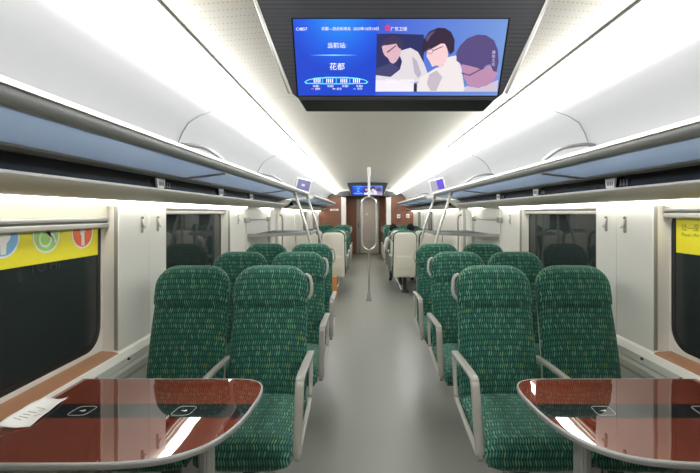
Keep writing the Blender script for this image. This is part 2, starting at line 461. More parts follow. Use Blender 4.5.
# dark header over the vestibule opening, arched
mb = MB(); pts = []
for i in range(25):
    t = -1+2*i/24; pts.append((t*1.18, 2.07+.13*(1-abs(t)**3.5)))
poly = [(1.18, 2.03), (-1.18, 2.03)]+pts
mb.prism(poly, lambda p, q, h: Vector((p, YP-.06+h, q)), .1)
tn += 1; struct(mb.build('trim_%d' % tn, DARKHOLE))
mb = MB(); mb.box(-1.62, 1.62, YP+.04, YP+.1, 2.06, 2.4)
tn += 1; struct(mb.build('trim_%d' % tn, WHITE))
mb = MB(); mb.box(-1.6, 1.6, YP+.1, Y1, 2.10, 2.14)
tn += 1; struct(mb.build('trim_%d' % tn, DARKHOLE))
mb = MB(); mb.box(-1.6, -.33, Y1-.1, Y1, 0, 2.1); mb.box(.50, 1.6, Y1-.1, Y1, 0, 2.1); mb.box(-.33, .5, Y1-.1, Y1, 2.02, 2.1)
for s in (-1, 1): mb.box(s*.70, s*.80, YP+.1, Y1-.1, 0, 2.1)
mb.build('wall_front', BROWNW, kind='structure')
mb = MB(); mb.box(-1.6, 1.6, Y1, Y1+.1, 0, 2.4); tn += 1; struct(mb.build('trim_%d' % tn, WHITE))
d = empty('door_1', (0.085, Y1-.12, 0), kind='structure')
mb = MB(); mb.box(-.26, .385, 0, .04, .02, 2.0); mb.box(-.2, .33, -.008, 0, 1.05, 1.9); mb.box(-.2, .33, -.008, 0, .1, .42); mb.box(-.2, .33, -.008, 0, .48, .98)
mb.build('door_leaf', DOORG, d, bevel=.004)
mb = MB(); mb.box(-.42, -.27, -.02, .08, 0, 2.05); mb.box(.39, .42, -.02, .08, 0, 2.05); mb.box(-.42, .42, -.02, .08, 2.0, 2.05)
mb.build('door_frame', GREYP, d, bevel=.004)
mb = MB(); mb.box(-.35, -.33, -.05, -.02, .95, 1.15); mb.build('door_handle', BLACK, d, bevel=.004)
mb = MB(); mb.box(-.08, .0, -.012, -.006, 1.42, 1.5); mb.build('notice', WHITEP, d)
# fill light added to brighten the dark vestibule
mb = MB(); mb.box(-.45, .45, 14.2, 15.2, 2.088, 2.1)
tag(mb.build('ceiling_light', emit('vestibule_fill', (255, 246, 230), 5.0)), 'added flat fill light under the vestibule ceiling before the end door', 'light')

# wall notices on partition
for i, (x, z, w, h, lab) in enumerate(((1.02, 1.40, .10, .12, 'small white notice on brown end wall, nearer the aisle of the right pair'), (1.31, 1.41, .10, .12, 'small white notice on brown end wall, nearer the side wall of the right pair'), (-1.0, 1.60, .26, .055, 'wide white label strip on the brown end wall left of the aisle'))):
    mb = MB(); mb.box(x-w/2, x+w/2, YP-.006, YP, z-h/2, z+h/2, 0); mb.box(x-w/4, x+w/4, YP-.008, YP-.006, z-h/5, z+h/8, 1)
    tag(mb.build('wall_notice', [WHITEP, INK]), lab, 'notice')

# ---------------------------------------------------------------- luggage racks
def rack(s, y0, y1, bars, label, arches=True):
    r = empty('luggage_rack', (s*.93, (y0+y1)/2, 1.70), label, 'luggage rack', 'overhead luggage racks')
    ox, oy, oz = s*.93, (y0+y1)/2, 1.70
    L = lambda v: Vector(v)-Vector((ox, oy, oz))
    def sec(pts, mb, a=y0, b=y1):
        mb.loft([[L((s*x, y, z)) for x, z in pts] for y in (a, b)])
    mb = MB(); sec([(.908, 1.775), (.914, 1.788), (.922, 1.790), (.934, 1.775), (.950, 1.757), (.948, 1.744), (.930, 1.742), (.914, 1.752)], mb)
    fr = mb.build('front_rail', ALU, r, smooth=50)
    mb = MB(); sec([(.899, 1.780), (.912, 1.799), (.920, 1.799), (.918, 1.780)], mb); mb.build('lip', WHITE, fr)  # added white strip, stands in for the bright lit top of the rail
    mb = MB(); sec([(1.195, 1.722), (1.255, 1.722), (1.262, 1.70), (1.245, 1.696), (1.195, 1.704)], mb); mb.build('back_rail', GREYP, r)
    mb = MB(); sec([(.945, 1.746), (1.2, 1.716), (1.2, 1.711), (.945, 1.741)], mb); mb.build('glass_shelf', RACKG, r)
    for y in bars:
        mb = MB(); sec([(.945, 1.742), (1.22, 1.708), (1.22, 1.698), (.945, 1.730)], mb, y-.014, y+.014); mb.build('cross_bar', GREYP, r)
        if arches:
            p = smoothpath([(s*.93, y, 1.785), (s*.975, y, 1.83), (s*1.06, y, 1.885), (s*1.15, y, 1.905), (s*1.22, y, 1.912), (s*1.27, y, 1.905)], 4)
            mb = MB(); mb.tube([L(q) for q in p], .011, 8); mb.build('bracket', ALU, r)
    # sloping end bracket
    for yy in (y0+.01, y1-.01):
        mb = MB(); sec([(.94, 1.775), (1.30, 1.86), (1.30, 1.70), (.94, 1.735)], mb, yy-.008, yy+.008); mb.build('end_plate', WHITE, r)
    return r
for s, side in ((-1, 'left'), (1, 'right')):
    rack(s, Y0+.05, 6.28, (.55, 2.58, 4.56), 'long overhead luggage rack with bluish glass shelf along the near %s side' % side)
    rack(s, 7.15, 12.7, (9.0, 10.9), 'far overhead luggage rack with glass shelf on the %s, before the brown end wall' % side, True)
    # panel seams on the cove at each bracket
    mb = MB()
    for y in (.60, 2.62, 4.60):
        mb.tube([(s*x-s*.0015, y+dy, z-.0015) for x, z, dy in ((1.05, 2.126, .02), (1.11, 2.087, -.03), (1.17, 2.039, -.05), (1.217, 1.988, -.02), (1.257, 1.929, .01), (1.282, 1.87, .02))], .0028, 5)
    tn += 1; struct(mb.build('trim_%d' % tn, GREYP))

# seat number plates on the dark strip
def plate(s, y, lab):
    r = empty('seat_number_plate', (s*1.25, y, 1.66), lab, 'sign', 'seat number plates under the luggage racks')
    mb = MB(); f = lambda p, q, h: Vector((-s*h-s*.002, p, q))
    mb.prism([(-.05, .03), (.05, .03), (.037, -.024), (-.037, -.024)], f, .012); mb.build('lamp_plate', PLATE, r, bevel=.002)
    mb = MB()
    for i in range(4):
        a = (-.024+.016*i); mb.prism([(a-.005, -.010), (a+.004, -.010), (a+.005, .012), (a-.004, .012)], lambda p, q, h: Vector((-s*(h+.014), p, q)), .0012)
    mb.build('marking', INK, r)
    mb = MB()
    for i in range(3):
        a = (.078+.027*i) if s < 0 else (-.078-.027*i)
        mb.prism([(a-.009, -.016), (a-.003, -.016), (a+.003, .016), (a-.001, .016)], lambda p, q, h: Vector((-s*h, p, q)), .003)
        mb.prism([(a-.002, -.016), (a+.009, -.016), (a+.007, -.010), (a+.0, .004)], lambda p, q, h: Vector((-s*h, p, q)), .003)
    mb.build('letters', INK, r)
    return r
for s, side in ((-1, 'left'), (1, 'right')):
    for i, y in enumerate((2.37, 3.39, 4.32)):
        plate(s, y, ['%s number plate under the %s luggage rack, %s' % (n, side, w) for n, w in (('nearest pale', 'level with the white pillar panels'), ('middle pale', 'above the second window'), ('farthest pale', 'just before the door bay'))][i])

# ---------------------------------------------------------------- coat hooks
def hook(s, y, lab, z=1.43):
    r = empty('coat_hook', (s*1.462, y, z), lab, 'hook', 'coat hooks on the pillar panels')
    mb = MB(); mb.prism(rrect(-.012, .012, -.05, .05, .011), lambda p, q, h: Vector((-s*h, p, q)), .006); mb.build('back_plate', GREYP, r)
    mb = MB(); mb.sweep_yz([(0, 0)], .01, .01) if False else None
    mb = MB(); mb.tube([(-s*.004, 0, .035), (-s*.012, 0, .0), (-s*.022, 0, -.02), (-s*.03, 0, -.012)], [.007, .006, .006, .004], 6); mb.build('hook_arm', STEEL, r)
    mb = MB(); mb.tube([(-s*.002, 0, .04), (-s*.010, 0, .04)], .007, 8); mb.build('screw_cap', BLACK, r)
for s, side in ((-1, 'left'), (1, 'right')):
    hook(s, 2.60, 'small grey coat hook on the %s white pillar, the one nearer the front window' % side)
    hook(s, 2.80, 'small grey coat hook on the %s white pillar, the one nearer the second window' % side)
    hook(s, 4.62, 'small grey coat hook on the farther %s pillar past the second window' % side)

# ---------------------------------------------------------------- blinds
def blind(s, a, b, z, lab):
    r = empty('roller_blind', (s*1.52, (a+b)/2, 1.555), lab, 'blind', 'window blinds')
    m_ = (a+b)/2; h = (b-a)/2-.012
    if z < 1.50:
        mb = MB(); mb.box(-.004, .004, -h, h, z-1.555, 0); mb.build('blind_cloth', BEIGE, r)
    else:
        mb = MB(); mb.box(-.004, .004, -h, h, z-1.555, 0); mb.build('cassette', BEIGE, r)
    mb = MB()
    mb.loft([superring(.013, .012, 3, 12, lambda p, q: Vector((p, y, z-1.555-.008+q))) for y in (-h, h)]); mb.build('upper_bar', STEEL, r)
    mb = MB()
    mb.loft([superring(.013, .014, 3, 12, lambda p, q: Vector((p, y, z-1.555-.042+q))) for y in (-h, h)]); mb.build('lower_bar', GREYP, r)
    mb = MB(); mb.box(-.006, .006, -h, h, z-1.555-.03, z-1.555-.018); mb.build('bar_groove', LEGM, r)
blind(-1, 1.0, 2.35, 1.475, 'beige roller blind pulled a little down over the near left window')
blind(1, 1.0, 2.35, 1.528, 'raised roller blind at the top of the near right window')
blind(-1, 2.93, 4.35, 1.545, 'raised roller blind at the top of the second left window')
blind(1, 2.93, 4.35, 1.545, 'raised roller blind at the top of the second right window')

# ---------------------------------------------------------------- window stickers
xs = 1.552
r = empty('priority_sticker', (-xs, 1.8, 1.27), 'yellow strip sticker with blue, green and orange circles on the near left window', 'sticker')
def fL(p, q, h): return Vector((h, p-1.8, q-1.27))
mb = MB(); mb.prism([(1.06, 1.276), (2.312, 1.276), (2.312, 1.515), (1.06, 1.515)], fL, .0015); mb.build('backing', YELLOW, r, smooth=0)
def circ(cy, cz, rad, n=28): return [(cy+rad*math.cos(2*PI*k/n), cz+rad*math.sin(2*PI*k/n)) for k in range(n)]
for cy, mt, nm in ((1.70, SBLUE, 'blue_circle'), (1.935, SGREEN, 'green_circle'), (2.185, SORANGE, 'orange_circle')):
    mb = MB(); mb.prism(circ(cy, 1.402, .083), fL, .0025, 0); mb.prism(circ(cy, 1.402, .074), fL, .0032, 1)
    f2 = lambda p, q, h: fL(p, q, h)
    if nm == 'blue_circle':
        mb.prism(circ(cy, 1.412, .036), f2, .004, 0); mb.prism([(cy-.012, 1.335), (cy+.012, 1.335), (cy+.018, 1.40), (cy-.018, 1.40)], f2, .0041, 0)
    elif nm == 'green_circle':
        n = 20; P = [(cy-.008+.04*math.cos(PI*.7+1.45*PI*k/n), 1.385+.04*math.sin(PI*.7+1.45*PI*k/n)) for k in range(n+1)]
        P += [(cy-.008+.03*math.cos(PI*.7+1.45*PI*k/n), 1.385+.03*math.sin(PI*.7+1.45*PI*k/n)) for k in range(n, -1, -1)]
        for k in range(n): mb.prism([P[k], P[k+1], P[2*n-k], P[2*n+1-k]], f2, .004, 0)
        mb.prism([(cy-.014, 1.44), (cy-.004, 1.44), (cy+.002, 1.40), (cy+.03, 1.398), (cy+.05, 1.36), (cy+.062, 1.368), (cy+.04, 1.41), (cy-.01, 1.414)], f2, .0041, 0)
        mb.prism(circ(cy-.01, 1.455, .011, 12), f2, .004, 0)
    else:
        mb.prism(circ(cy, 1.46, .011, 12), f2, .004, 0)
        mb.prism([(cy-.01, 1.335), (cy-.002, 1.335), (cy, 1.37), (cy+.003, 1.335), (cy+.013, 1.335), (cy+.011, 1.40), (cy+.020, 1.405), (cy+.016, 1.445), (cy-.014, 1.445), (cy-.02, 1.39), (cy-.012, 1.39)], f2, .0041, 0)
    mb.build(nm, [SWHITE, mt], r, smooth=0)
mb = MB(); add_text(mb, 'TO HI', .072, lambda x, y: Vector((.001, x+1.93-1.8, y+1.262-1.27))); o = mb.build('lettering', mat('dark_lettering', (8, 9, 9), .5), r, smooth=0)
r = empty('yellow_sticker', (xs, 1.8, 1.28), 'plain yellow sticker with small dark lettering on the near right window', 'sticker')
mb = MB(); mb.prism([(1.2-1.8, .009), (2.30-1.8, .009), (2.30-1.8, .2), (1.2-1.8, .2)], lambda p, q, h: Vector((-h, p, q)), .0015); mb.build('backing', YELLOW, r, smooth=0)
mb = MB()
add_text(mb, '让—座', .04, lambda x, y: Vector((-.0025, 2.26-1.8-x, y+.143)), 0, 'LEFT')
add_text(mb, 'Please offer', .026, lambda x, y: Vector((-.0025, 2.26-1.8-x, y+.107)), 0, 'LEFT')
mb.build('lettering', OLIVE, r, smooth=0)

# ---------------------------------------------------------------- seats
def build_back(mb, z0, z1, a0, a1, b, rt, front=0, N=36, tilt=.21, ylo=.075, base=.47, lumbar=.012, botround=0):
    """stack of horizontal superellipse rings; rt = radius of the top corners"""
    zs = []
    z = z0
    while z < z1-rt: zs.append(z); z += .03
    zs.append(z1-rt)
    for k in range(1, 13): zs.append(z1-rt+rt*math.sin(PI/2*k/12*.995))
    rings = []
    for z in zs:
        t = (z-z0)/(z1-z0); a = a0+(a1-a0)*t
        dz = z-(z1-rt)
        if dz > 0: a = a-rt+math.sqrt(max(rt*rt-dz*dz, 0))*1.0
        bb = b
        d2 = z1-z
        if d2 < .05: bb = b*math.sqrt(max(1-((.05-d2)/.05)**2, .02))
        if botround and z-z0 < botround:
            q = (z-z0)/botround; bb *= .3+.7*math.sqrt(max(1-(1-q)**2, 0)); a *= .93+.07*math.sqrt(max(1-(1-q)**2, 0))
        yc = ylo+(z-base)*tilt+front-lumbar*math.sin(PI*min(max((z-base)/.5, 0), 1))
        rings.append(superring(a, bb, 3.2, N, lambda p, q: Vector((p, yc+q, z))))
    mb.loft(rings)

def make_seat(name, kind, m, label, group):
    """local frame: sitter faces -Y, origin on floor; y=0 is the cushion/back junction. m=+1 aisle on -x"""
    r = empty(name, (0, 0, 0), label, 'seat', group)
    mb = MB(); build_back(mb, .36, 1.170, .228, .214, .045, .115)
    bk = mb.build('backrest', FABRIC, r, smooth=60)
    mb = MB(); build_back(mb, .935, 1.180, .224, .218, .058, .125, front=-.008, botround=.06)
    mb.build('headrest', FABRIC, bk, smooth=60)
    # cushion: rings along y
    mb = MB(); rings = []
    ys = [-.475, -.472, -.462, -.445, -.42, -.38, -.32, -.24, -.16, -.08, 0, .05]
    for y in ys:
        q = min((y+.477)/.07, 1); rr = math.sqrt(max(1-(1-q)**2, 0))
        h = .079*(.25+.75*rr); w = .228*(.90+.10*rr)
        zc = .398-.012*(1-rr)+.004*math.sin((y+.2)*8)
        if y > -.08: h *= .97
        rings.append(superring(w, h, 3.4, 36, lambda p, s_: Vector((p, y, zc+s_+.0*p*p))))
    mb.loft(rings); mb.build('seat_cushion', FABRIC, r, smooth=60)
    mb = MB(); mb.box(-.2, .2, -.40, .05, .315, .338); mb.build('seat_pan', LEGM, r, bevel=.004)
    # shell behind
    mb = MB(); build_back(mb, .31, 1.145, .206, .200, .020, .09, front=.052, botround=.07, lumbar=0)
    shl = mb.build('back_shell', SHELL, r, smooth=60)
    mb = MB(); build_back(mb, .44, .72, .16, .16, .012, .03, front=.068, botround=.03, lumbar=0); mb.build('magazine_pocket', SHELL, shl, smooth=60)
    # pedestal
    mb = MB(); mb.loft([superring(a, b, 4, 16, lambda p, q: Vector((p+m*.03, -.17+q, z))) for z, a, b in ((.0, .07, .16), (.02, .07, .16), (.035, .035, .06), (.30, .035, .07), (.32, .06, .12))])
    lg = mb.build('leg', LEGM, r)
    mb = MB(); mb.tube([(-m*.16, -.40, .325), (-m*.13, -.385, .30), (-m*.03, -.25, .03), (-m*.02, -.23, .012)], .009, 8); mb.build('strut', STEEL, lg)
    if kind == 'aisle':
        x = -m*.247
        loop = [(.12, .665), (.10, .685), (-.29, .697), (-.32, .69), (-.335, .665), (-.425, .41), (-.42, .38), (-.40, .375), (.03, .43), (.07, .46), (.10, .52)]
        P = smoothpath([(0, a, b) for a, b in loop], 4); P = [(p.y, p.z) for p in P]
        mb = MB(); mb.sweep_yz(P, .012, .009, x, closed=True); af = mb.build('armrest_frame', GREYP, r, smooth=50)
        P = smoothpath([(0, a, b) for a, b in [(.10, .690), (-.28, .703), (-.335, .685), (-.355, .64), (-.40, .48), (-.425, .39)]], 5); P = [(p.y, p.z) for p in P]
        mb = MB(); mb.sweep_yz(P, .021, .011, x); mb.build('armrest_pad', GREYP, af, smooth=50)
        # mount between aisle and window seat
        x = m*.2325
        P = smoothpath([(0, a, b) for a, b in [(.13, .645), (.08, .66), (-.24, .672), (-.285, .655), (-.30, .60)]], 5); P = [(p.y, p.z) for p in P]
        mb = MB(); mb.sweep_yz(P, .016, .012, x); af = mb.build('armrest_pad', GREYP, r, smooth=50)
        mb = MB(); mb.tube([(x, -.285, .61), (x, -.27, .5), (x, -.2, .42)], .007, 6); mb.build('armrest_strut', STEEL, af)
        mb = MB(); mb.tube([(x, .04, .65), (x, .03, .42)], .006, 6); mb.build('armrest_strut', STEEL, af)
        # shoulder grab handle
        x = -m*.222
        P = smoothpath([(x+m*.02, .225, 1.125), (x-m*.008, .20, 1.112), (x-m*.020, .185, 1.07), (x-m*.021, .175, 1.03), (x-m*.010, .17, 1.0), (x+m*.01, .17, .985)], 5)
        mb = MB(); mb.tube(P, .0105, 10); mb.build('grab_handle', GREYP, r)
    return r
GR = 'green patterned train seats'
seatsR = {}
AIS, WIN = .655, 1.128
def lab(side, pos, row): return None
pr = make_seat('passenger_seat', 'aisle', 1, 'green patterned aisle seat in front row on the right, behind the right table', GR)
pl = make_seat('passenger_seat', 'aisle', -1, 'green patterned aisle seat in front row on the left, behind the left table', GR)
pw = make_seat('passenger_seat', 'window', 1, 'green patterned window seat in front row on the right, beside the wall', GR)
pr.location = (AIS+.003, 2.40, 0); pl.location = (-AIS-.02, 2.40, 0); pw.location = (WIN+.01, 2.40, 0)
dup(pw, (-WIN-.02, 2.40, 0), 0, label='green patterned window seat in front row on the left, beside the wall')
for nm, y in (('second', 3.345), ('third', 4.29)):
    dup(pr, (AIS, y, 0), 0, label='green aisle seat on the right, %s row from the table' % nm)
    dup(pl, (-AIS, y, 0), 0, label='green aisle seat on the left, %s row from the table' % nm)
    dup(pw, (WIN, y, 0), 0, label='green window seat on the right, %s row from the table' % nm)
    dup(pw, (-WIN, y, 0), 0, label='green window seat on the left, %s row from the table' % nm)
for nm, y in (('nearest ivory-backed', 8.06), ('second ivory-backed', 8.98)):
    dup(pl, (AIS, y, 0), PI, label='%s aisle seat facing away, right of the centre pole' % nm)
    dup(pr, (-AIS, y, 0), PI, label='%s aisle seat facing away, left of the centre pole' % nm)
    dup(pw, (WIN, y, 0), PI, label='%s window seat facing away, right of the centre pole' % nm)
    dup(pw, (-WIN, y, 0), PI, label='%s window seat facing away, left of the centre pole' % nm)
for nm, y in (('far green', 10.7), ('farthest green', 11.65)):
    dup(pr, (AIS, y, 0), 0, label='%s aisle seat facing the camera on the right beyond the ivory seat backs' % nm)
    dup(pl, (-AIS, y, 0), 0, label='%s aisle seat facing the camera on the left beyond the ivory seat backs' % nm)
    dup(pw, (WIN, y, 0), 0, label='%s window seat facing the camera on the right beyond the ivory seat backs' % nm)
    dup(pw, (-WIN, y, 0), 0, label='%s window seat facing the camera on the left beyond the ivory seat backs' % nm)

# ---------------------------------------------------------------- tables
def table(s, label):
    r = empty('table', (s*.70, 1.66, 0), label, 'table', 'glossy fold-out tables')
    ox, oy = s*.70, 1.66
    out = [(1.44, 2.015), (.70, 2.015), (.64, 2.01), (.585, 1.985), (.553, 1.93), (.542, 1.85), (.545, 1.75), (.553, 1.65), (.575, 1.55), (.62, 1.455), (.685, 1.395), (.76, 1.362), (.87, 1.345), (1.0, 1.34), (1.44, 1.34)]
    sm = smoothpath([(p[0], p[1], 0) for p in out[1:-1]], 4)
    poly = [(1.455, 2.015)]+[(p.x, p.y) for p in sm]+[(1.455, 1.34)]
    cy = 1.675
    # top with black inlay: split polygon at y bounds
    def clip(poly, y0, keep_above):
        outp = []
        for i in range(len(poly)):
            a, b = poly[i], poly[(i+1) % len(poly)]
            ina = (a[1] >= y0) == keep_above; inb = (b[1] >= y0) == keep_above
            if ina: outp.append(a)
            if ina != inb:
                t = (y0-a[1])/(b[1]-a[1]); outp.append((a[0]+(b[0]-a[0])*t, y0))
        return outp
    f = lambda p, q, h: Vector((s*p-ox, q-oy, .704+h))
    insb = []
    c0 = (.98, 1.68)
    for p in poly: insb.append(p)
    mb = MB()
    lo, hi = 1.632, 1.752
    mb.prism(clip(insb, hi, True), f, .018, 0); mb.prism(clip(insb, lo, False), f, .018, 0)
    mb.build('tabletop', TABLE, r, smooth=0)
    mb = MB(); mb.prism(clip(clip(insb, hi, False), lo, True), f, .018); inl = mb.build('black_inlay', TSTRIPE, r, smooth=0)
    # metal edge band
    P = [Vector((s*p[0]-ox, p[1]-oy, .711)) for p in poly]
    rings = []
    for i, p in enumerate(P):
        t = (P[min(i+1, len(P)-1)]-P[max(i-1, 0)]).normalized(); nn = Vector((0, 0, 1)).cross(t)*(1 if s > 0 else -1)
        nn = -nn
        rings.append([p+nn*a+Vector((0, 0, b)) for a, b in ((.0, .0118), (.004, .0118), (.008, .008), (.009, 0), (.007, -.009), (0, -.011), (-.02, -.011))])
    mb = MB(); mb.loft(rings); mb.build('edge_band', ALU, r, smooth=50)
    # wireless charging marks
    for cx in (.80, 1.20):
        mb = MB(); base = rrect(-.036, .036, -.043, .043, .018, 4)
        sk = .03
        P = [Vector((s*(cx)+a+b*.1-ox, cy+.017+b*.9-oy, .7223)) for a, b in base]
        mb.tube([p+Vector((0, 0, .0002)) for p in P], .0007, 5, closed=True)
        mb.prism([(-.010, -.002), (.0, -.002), (.0, .002), (-.010, .002)], lambda p, q, h: Vector((s*cx-ox+p, cy+.017-oy+q, .7222+h)), .0008)
        mb.prism([(.002, -.008), (.012, .0), (.008, .008), (.001, .003)], lambda p, q, h: Vector((s*cx-ox+p, cy+.017-oy+q, .7222+h)), .0008)
        mb.build('charging_mark', WHITEP, inl)
    # fluted oval leg
    mb = MB(); N = 40
    def flute(k, a, b):
        t = 2*PI*k/N; g = 1-.06*(k % 4 == 0); return Vector((math.cos(t)*a*g, math.sin(t)*b*g, 0))
    mb.loft([[flute(k, a, b)+Vector((0, 0, z)) for k in range(N)] for z, a, b in ((.012, .03, .035), (.69, .03, .035))]); mb.build('leg', ALU, r, smooth=20)
    mb = MB(); mb.loft([superring(a, b, 2.6, 24, lambda p, q: Vector((p, q, z))) for z, a, b in ((0, .09, .12), (.008, .09, .12), (.016, .05, .06))]); mb.build('foot_plate', ALU, r)
    mb = MB(); mb.box(-.06, .06, -.2, .2, .688, .703); mb.box(s*.1, s*.72, -.02, .02, .685, .703); mb.build('support_frame', LEGM, r)
    return r
tL = table(-1, 'glossy red-brown table on the left with a black inlay stripe, paper lying on it')
tR = table(1, 'glossy red-brown table on the right with a black inlay stripe, nothing on it')
tR.location.x += .02; tL.location.x -= .03
# paper on left table
r = empty('paper_sheet', (-1.33, 1.66, .7225), 'creased white printed paper lying on the left table beside the window', 'paper')
mb = MB(); N = 10; vs = []; fs = []
# corners: near-left, near-right, far-right, far-left
c = [Vector((-.10, -.13, 0)), Vector((-.005, -.10, 0)), Vector((-.035, .15, 0)), Vector((-.10, .10, 0))]
for i in range(N+1):
    for j in range(N+1):
        u, v = i/N, j/N
        p = c[0]*(1-u)*(1-v)+c[1]*u*(1-v)+c[2]*u*v+c[3]*(1-u)*v
        p = p.copy(); p.z = .002+.022*max(0, 1-u*1.7)**1.5+.008*abs(u-.55)*math.sin(v*3)+.003*math.sin(v*7+u*3)**2
        if i == N and False: pass
        vs.append(p)
for i in range(N):
    for j in range(N):
        a = i*(N+1)+j; fs.append((a, a+1, a+N+2, a+N+1))
mb.add(vs, fs)
o = mb.build('sheet', PAPER, r, smooth=60)
md = o.modifiers.new('t', 'SOLIDIFY'); md.thickness = .0006
mb = MB()
def pp(u, v):
    p = c[0]*(1-u)*(1-v)+c[1]*u*(1-v)+c[2]*u*v+c[3]*(1-u)*v
    z = .002+.022*max(0, 1-u*1.7)**1.5+.008*abs(u-.55)*math.sin(v*3)+.003*math.sin(v*7+u*3)**2
    return Vector((p.x, p.y, z+.0015))
for k, (u0, u1, v) in enumerate(((.3, .6, .62), (.5, .8, .54), (.25, .55, .46), (.2, .45, .38), (.6, .85, .35), (.2, .5, .30), (.15, .4, .22))):
    mb.add([pp(u0, v), pp(u1, v), pp(u1, v+.015), pp(u0, v+.015)], [(0, 1, 2, 3)])
mb.build('printed_lines', INK, r, smooth=0)

# ---------------------------------------------------------------- ladder poles, luggage shelf, wall rails
for s, side in ((-1, 'left'), (1, 'right')):
    for nm, y in (('nearer', 5.05), ('farther', 6.2)):
        r = empty('handrail', (s*.67, y, 0), 'slanting steel pole on the %s rising from floor to luggage rack, the %s of two' % (side, nm), 'pole', 'slanting handrails at the door bay')
        P = smoothpath([(s*x-s*.67, 0, z) for x, z in ((.67, .012), (.672, .5), (.69, .85), (.72, 1.07), (.79, 1.35), (.920, 1.738))], 5)
        mb = MB(); mb.tube(P, .0165, 12); mb.build('pole', STEEL, r)
        mb = MB(); mb.tube([(0, 0, 0), (0, 0, .012), (0, 0, .03)], [.04, .04, .022], 14); mb.build('floor_flange', STEEL, r)
        mb = MB(); mb.tube([P[-1]-Vector((s*.012, 0, .035)), P[-1]-Vector((s*.001, 0, .002))], .022, 12); mb.build('socket', GREYP, r)
    r = empty('luggage_shelf', (s*1.1, 5.7, 1.235), 'grey edged luggage shelf on the %s between the wall and two slanting poles' % side, 'shelf', 'luggage shelves in the door bay')
    ox = s*1.1
    P = [(1.46, 5.0), (1.30, 5.10), (.83, 5.45), (.80, 5.52), (.80, 6.38), (1.46, 6.38)]
    mb = MB(); mb.prism(P, lambda p, q, h: Vector((s*p-ox, q-5.7, h-.005)), .012); mb.build('shelf_board', RACKG, r)
    mb = MB(); rings = []
    Q = smoothpath([(s*a-ox, b-5.7, .0) for a, b in P[:5]], 4)
    mb2 = []
    for i, p in enumerate(Q):
        t = (Q[min(i+1, len(Q)-1)]-Q[max(i-1, 0)]).normalized(); nn = Vector((0, 0, 1)).cross(t)
        rings.append([p+nn*a+Vector((0, 0, b)) for a, b in ((-.010, -.016), (.010, -.016), (.010, .02), (-.010, .02))])
    mb.loft(rings); mb.build('edge_rail', GREYP, r, smooth=50)
    # bracket clamps to slanting poles
    for y in (5.5, 6.2):
        mb = MB(); mb.box(s*.80-ox, s*.83-ox, y-5.72, y-5.68, -.012, .03); mb.build('clamp', GREYP, r)
    r = empty('grab_rail', (s*1.44, 5.5, 1.42), 'thin horizontal grab rail on the white %s wall of the door bay' % side, 'rail', 'grab rails on the door bay walls')
    mb = MB(); mb.tube([(0, -.55, 0), (0, .55, 0)], .009, 8); mb.build('rail', STEEL, r)
    for y in (-.56, .56):
        mb = MB(); mb.box(-s*.012, s*.027, y-.045, y+.045, -.03, .03); mb.build('mount', GREYP, r, bevel=.006)
    # dark upright grab bar leaning near far pillar
    r = empty('grab_bar', (s*1.38, 6.75, .6), 'thin grey upright grab bar beside the %s door bay pillar' % side, 'rail', 'upright grab bars')
    mb = MB(); mb.tube(smoothpath([(s*.06, 0, 0), (0, 0, .05), (-s*.0, 0, .45), (-s*.0, 0, .82), (s*.06, 0, .87)], 5), .013, 10); mb.build('bar', GREYP, r)

# small displays by the rack end
def small_display(s, label):
    r = empty('information_display', (s*1.03, 6.62, 1.93), label, 'display', 'small displays at the rack ends')
    r.rotation_euler = (math.radians(8), s*math.radians(-12), s*math.radians(-22))
    mb = MB(); mb.box(-.125, .125, 0, .05, -.10, .10); mb.build('housing', WHITE, r, bevel=.01)
    mb = MB(); mb.box(-.10, 0, -.004, 0, -.075, .078, 0); mb.box(0, .10, -.004, 0, -.075, .078, 1)
    if s < 0:
        mb = MB(); mb.box(-.10, .10, -.004, 0, -.075, .078, 0); mb.box(-.03, .02, -.006, -.004, -.02, .015, 1)
        mb.build('screen', [emit('slate_screen', (112, 112, 150), 1.0), emit('pale_mark', (190, 190, 215), 1.0)], r)
    else: mb.build('screen', [emit('grey_screen', (150, 150, 165), 1.0), emit('violet_screen', (96, 74, 190), 1.0)], r)
    mb = MB(); mb.box(-.02, .02, .05, .14, -.02, .02); mb.build('mount', GREYP, r)
small_display(-1, 'small slate-blue display at the end of the left luggage rack')
small_display(1, 'small grey and violet display at the end of the right luggage rack')

# ---------------------------------------------------------------- centre pole
r = empty('centre_pole', (-.01, 7.4, 0), 'steel pole with a long oval loop standing in the middle of the aisle', 'pole')
mb = MB(); mb.tube([(0, 0, .02), (0, 0, .87)], .0165, 14); mb.build('lower_pole', ALU, r)
mb = MB(); mb.tube([(0, 0, 1.775), (0, 0, 2.27)], .021, 14); mb.tube([(0, 0, 2.14), (0, 0, 2.285)], .03, 14); mb.build('upper_pole', WHITEP, r)
loop = []
for k in range(13): a = PI*k/12; loop.append((.125*math.cos(a), 0, 1.65+.125*math.sin(a)))
for k in range(13): a = PI+PI*k/12; loop.append((.125*math.cos(a), 0, .99+.125*math.sin(a)))
mb = MB(); mb.tube(loop, .0175, 12, closed=True); mb.build('oval_loop', STEEL, r)
mb = MB(); mb.tube([(0, 0, 0), (0, 0, .012), (0, 0, .02), (0, 0, .12), (0, 0, .13)], [.05, .05, .034, .026, .018], 16); mb.build('floor_socket', ALU, r)

